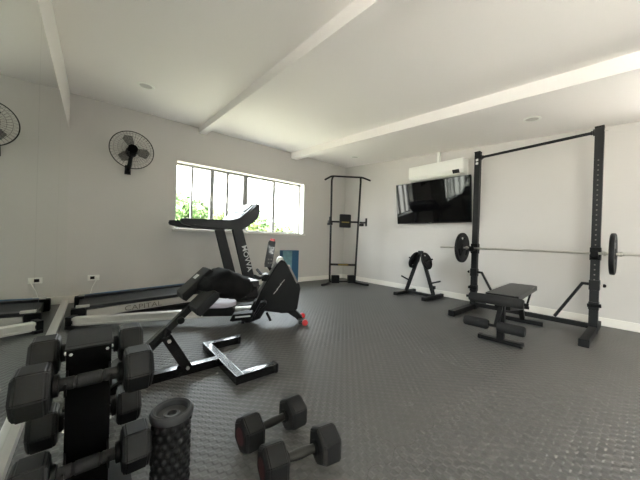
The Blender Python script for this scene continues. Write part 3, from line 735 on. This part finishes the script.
# ------------------------------------------------------------------ plate tree
pt = thing('plate_rack', 'black A-frame weight plate rack standing against the wall under the television', 'plate rack', (4.28, -2.09, 0))
for s_, yb in ((1, .24), (-1, -.235)):
    MB().bar((0, s_ * .012, .70), (0, yb, .05), .045, .045, up=(1, 0, 0)).build('leg', 'rack_metal', pt)
    ft = MB().bar((-.29, yb + s_ * .005, .03), (.27, yb + s_ * .005, .03), .05, .045).build('foot', 'rack_metal', pt)
    MB().box((-.295, yb + s_ * .005, .027), (.03, .062, .054), bev=.01).build('end_cap', 'plate_rubber', ft)
    ld = V((0, yb - s_ * .012, -.65)).normalized(); ou = V((0, s_ * .65, abs(yb - s_ * .012))).normalized()
    for z, ln in ((.555, .15), (.225, .17)):
        p0 = V((0, s_ * .012 + (yb - s_ * .012) * (.70 - z) / .65, z))
        MB().tube([p0, p0 + ou * ln], .0125, 12).build('peg', 'rack_metal', pt)
    plate_p = V((0, s_ * .012 + (yb - s_ * .012) * (.70 - .555) / .65, .555)) + ou * .045
    lab = ('spoked black weight plate on the left peg of the plate rack', 'spoked black weight plate on the right peg of the plate rack')[0 if s_ > 0 else 1]
    wp = thing('weight_plate', lab, 'weight plate', V((4.28, -2.09, 0)) + plate_p, 0, 'plates on the plate rack')
    n_ = ou; fm = frame((0, 0, 0), (1, 0, 0), n_.cross(V((1, 0, 0))))
    plate_mesh('disc', 'plate_rubber', wp, .135, .028, 3, mw=fm)
    MB().lathe([(.115, -.013), (.133, -.015), (.138, -.008), (.138, .008), (.133, .015), (.115, .013)], 48, axis=n_).build('rim', 'plate_rubber', wp)
    MB().lathe([(.0135, -.015), (.034, -.015), (.034, .015), (.0135, .015)], 32, axis=n_).build('hub', 'plate_rubber', wp)
MB().box((0, 0, .70), (.05, .075, .05), bev=.012).build('apex_cap', 'rack_metal', pt)
MB().bar((.02, -.235, .035), (.02, .24, .035), .05, .04).build('base_crossbar', 'rack_metal', pt)
MB().box((0, -.24, .17), (.05, .03, .05), bev=.004).build('peg_bracket', 'rack_metal', pt)

# ------------------------------------------------------------------ squat rack
RX = 4.15; yl, yr = -2.945, -4.075
sq = thing('squat_rack', 'tall black squat rack with a pull-up bar against the wall', 'squat rack', (RX, (yl + yr) / 2, 0))
hy = (yl - yr) / 2
for s_ in (1, -1):
    # upright with drilled holes: front face built as a ladder of blocks with gaps
    hgt = 2.075
    up = MB().bar((0, s_ * hy, .0), (0, s_ * hy, hgt), .068, .062, up=(1, 0, 0), bev=.005).build('upright', 'rack_metal', sq)
    if s_ < 0:
        for k in range(26):
            z = 1.74 - k * .05
            if z < .50 or .76 < z < .88: continue
            MB().lathe([(0, 0), (.0065, 0), (.0065, .001), (.005, .0015), (0, .0015)], 12, (-.034, s_ * hy, z), (-1, 0, 0)).build('adjustment_hole', 'print_grey', up)
    else:
        for z in (1.97, 1.925): MB().box((-.035, s_ * hy, z), (.003, .03, .03), bev=.001).build('white_sticker', 'print_white', up)
    MB().box((0, s_ * hy, hgt), (.076, .07, .02), bev=.006).build('top_cap', 'plastic', up)
    ft = MB().bar((-.62, s_ * hy, .035), (.36, s_ * hy, .035), .062, .062, bev=.005).build('foot', 'rack_metal', sq)
    MB().box((-.625, s_ * hy, .034), (.03, .072, .068), bev=.008).build('foot_cap', 'plate_rubber', ft)
    MB().tube([(0, s_ * (hy - .02), .49), (0, s_ * (hy - .09), .49), (0, s_ * (hy - .30), .10)], .016, 10).build('side_brace', 'rack_metal', sq)
    MB().tube([(0, s_ * hy, .485), (0, s_ * (hy + .075), .485)], .008, 10).build('pull_pin', 'steel', sq)
    MB().lathe([(0, 0), (.016, 0), (.018, .012), (.012, .022), (0, .024)], 16, (0, s_ * (hy + .06), .485), (0, s_, 0)).build('pin_knob', 'plastic', sq)
    MB().box((0, s_ * hy, .485), (.082, .078, .10), bev=.006).build('sleeve', 'black_metal', sq)
    MB().tube([(-.03, s_ * (hy - .045), .275), (-.03, s_ * (hy + .055), .285)], .019, 12).build('storage_peg', 'plastic', sq)
    MB().box((0, s_ * hy, .275), (.08, .076, .08), bev=.006).build('peg_collar', 'black_metal', sq)
    # j cup
    jc = MB(); jc.box((0, s_ * hy, .80), (.085, .08, .13), bev=.006)
    jc.prism([(-.04, -.055), (-.075, -.04), (-.125, -.03), (-.13, .03), (-.117, .03), (-.112, -.012), (-.04, -.012)], (0, s_ * hy, .80), (1, 0, 0), (0, 0, 1), .055, .003)
    jc.build('bar_hook', 'plastic', sq)
MB().bar((0, -hy, .065), (0, hy, .065), .045, .05).build('base_crossbar', 'rack_metal', sq)
MB().tube([(0, -hy + .03, 2.035), (0, hy - .03, 2.005)], .016, 14).build('pull_up_bar', 'rack_metal', sq)
for s_, z in ((1, 2.005), (-1, 2.035)):
    MB().lathe([(.016, 0), (.034, 0), (.034, .012), (.022, .016), (.022, .03)], 20, (0, s_ * (hy - .034), z), (0, -s_, 0)).build('bar_flange', 'rack_metal', sq)
    MB().tube([(0, s_ * (hy + .02), z), (0, s_ * (hy + .06), z)], .008, 10).build('flange_bolt', 'steel', sq)

# barbell and its two plates
bx_ = RX - .094; bz = .806
bb = thing('barbell', 'long chrome barbell resting across the squat rack hooks', 'barbell', (bx_, (yl + yr) / 2, bz))
MB().tube([(0, -.99, 0), (0, .99, 0)], .0125, 14).build('shaft', 'steel', bb)
for s_ in (1, -1):
    MB().lathe([(.0125, 0), (.022, .002), (.022, .018), (.0125, .02)], 20, (0, s_ * .625, 0), (0, s_, 0)).build('inner_collar', 'steel', bb)
    MB().lathe([(.0125, 0), (.024, .002), (.024, .02), (.0125, .024)], 20, (0, s_ * .73, 0), (0, s_, 0)).build('spin_collar', 'steel', bb)
    wp = thing('weight_plate', ('large black weight plate on the barbell end nearest the television', 'large black weight plate on the barbell end away from the television')[0 if s_ > 0 else 1],
               'weight plate', (bx_, (yl + yr) / 2 + s_ * .69, bz), 0, 'plates on the barbell')
    fm = frame((0, 0, 0), (-1, 0, 0), (0, 0, 1))
    plate_mesh('disc', 'plate_rubber', wp, .197, .036, 3, mw=fm)
    MB().lathe([(.165, -.015), (.185, -.02), (.197, -.016), (.2, -.006), (.2, .006), (.197, .016), (.185, .02), (.165, .015)], 56, axis=(0, 1, 0)).build('rim', 'plate_rubber', wp)
    MB().lathe([(.0135, -.02), (.05, -.02), (.055, -.014), (.055, .014), (.05, .02), (.0135, .02)], 32, axis=(0, 1, 0)).build('hub', 'plate_rubber', wp)

# ------------------------------------------------------------------ weight bench with leg rollers
wb = thing('weight_bench', 'black padded weight bench with foam leg rollers under the barbell', 'bench', (3.02, -3.6, 0), math.radians(4))
MB().prism([(-.02, -.125), (.90, -.125), (.93, -.10), (.93, .10), (.90, .125), (-.02, .125), (-.04, .1), (-.04, -.1)], (0, 0, .405), (1, 0, 0), (0, 1, 0), .05, .014).build('bench_pad', 'vinyl', wb)
rp = MB().lathe([(0, -.205), (.033, -.205), (.040, -.19), (.042, 0), (.040, .19), (.033, .205), (0, .205)], 24, (-.07, .035, .378), (0, 1, 0)).build('upper_roller', 'foam', wb)
MB().tube([(-.07, -.20, .378), (-.07, .265, .378)], .012, 10).build('roller_rod', 'black_metal', rp)
MB().bar((0, 0, .03), (0, 0, .37), .055, .05, up=(1, 0, 0)).build('front_post', 'black_metal', wb)
fb = MB().bar((0, -.155, .018), (0, .165, .018), .05, .034).build('front_foot', 'black_metal', wb)
for s_ in (-1, 1):
    MB().box((0, .005 + s_ * .155, .02), (.065, .03, .04), bev=.012).build('foot_cap', 'plate_rubber', fb)
MB().bar((-.02, 0, .33), (-.075, .02, .145), .035, .035, up=(0, 1, 0)).build('leg_lever', 'black_metal', wb)
MB().tube([(-.075, -.06, .155), (-.075, .15, .155)], .012, 10).build('lower_rod', 'black_metal', wb)
for s_ in (-1, 1):
    MB().lathe([(0, 0), (.036, 0), (.043, .012), (.043, .183), (.036, .195), (0, .195)], 24, (-.075, s_ * .035 + .045, .155), (0, s_, 0)).build('lower_roller', 'foam', wb)
MB().bar((.02, 0, .30), (.82, 0, .19), .05, .05).build('main_tube', 'black_metal', wb)
MB().bar((.80, 0, .22), (.93, 0, .04), .045, .045, up=(0, 1, 0)).build('rear_post', 'black_metal', wb)
MB().bar((.93, -.18, .024), (.93, .18, .024), .045, .045).build('rear_foot', 'black_metal', wb)
for y in (-.11, .11):
    MB().bar((.62, y, .385), (.70, y * .6, .22), .018, .018, up=(0, 1, 0), bev=.002).build('pad_support', 'black_metal', wb)
MB().bar((.70, -.09, .215), (.70, .09, .215), .02, .03, bev=.002).build('support_crossbar', 'black_metal', wb)
for y in (-.06, .06): MB().bar((.03, y, .385), (.08, y * .5, .30), .016, .03, up=(0, 1, 0), bev=.002).build('pad_hinge', 'black_metal', wb)
MB().box((.1, 0, .335), (.16, .12, .09), bev=.004).build('hinge_bracket', 'black_metal', wb)

# ------------------------------------------------------------------ light
SKY, SUN = 8., 34.
sd = bpy.data.lights.new('sun', 'SUN'); sd.energy = SUN; sd.angle = .01; sd.color = (1, .945, .90)
so = bpy.data.objects.new('sun', sd); col.objects.link(so); so.location = (8, -12, 14); so.rotation_euler = (math.radians(38), 0, 0)
w = bpy.data.worlds.new('world'); sc.world = w; w.use_nodes = True; nt = w.node_tree
bg = nt.nodes['Background']; tc = nt.nodes.new('ShaderNodeTexCoord'); sp = nt.nodes.new('ShaderNodeSeparateXYZ')
cr = nt.nodes.new('ShaderNodeValToRGB'); mr = nt.nodes.new('ShaderNodeMapRange')
mr.inputs['From Min'].default_value = -.2; mr.inputs['From Max'].default_value = 1
nt.links.new(tc.outputs['Generated'], sp.inputs[0]); nt.links.new(sp.outputs['Z'], mr.inputs['Value']); nt.links.new(mr.outputs[0], cr.inputs[0])
cr.color_ramp.elements[0].color = (.70, .67, .62, 1); cr.color_ramp.elements[0].position = .1
cr.color_ramp.elements[1].color = (.88, .94, 1, 1); cr.color_ramp.elements[1].position = .5
nt.links.new(cr.outputs['Color'], bg.inputs['Color']); bg.inputs['Strength'].default_value = SKY

def portal(name, loc, rot, sx, sy):
    l = bpy.data.lights.new(name, 'AREA'); l.shape = 'RECTANGLE'; l.size = sx; l.size_y = sy; l.cycles.is_portal = True
    o = bpy.data.objects.new(name, l); col.objects.link(o); o.location = loc; o.rotation_euler = rot
portal('window_portal', ((WX0 + WX1) / 2, T + .02, (WZ0 + WZ1) / 2), (-PI / 2, 0, 0), WX1 - WX0, WZ1 - WZ0)

portal('door_portal', (-T - .03, (DY0 + DY1) / 2, DZ / 2), (0, -PI / 2, 0), DZ, DY1 - DY0)
portal('side_portal', (W + T + .02, (SY0 + SY1) / 2, (SZ0 + SZ1) / 2), (0, PI / 2, 0), SZ1 - SZ0, SY1 - SY0)

sc.view_settings.view_transform = 'Standard'; sc.view_settings.look = 'None'
sc.view_settings.exposure = 1.58; sc.view_settings.gamma = 1.; sc.view_settings.use_curve_mapping = False
sc.cycles.use_denoising = True
sc.cycles.max_bounces = 16; sc.cycles.diffuse_bounces = 10; sc.cycles.transparent_max_bounces = 16; sc.cycles.glossy_bounces = 6
sc.cycles.sample_clamp_indirect = 8
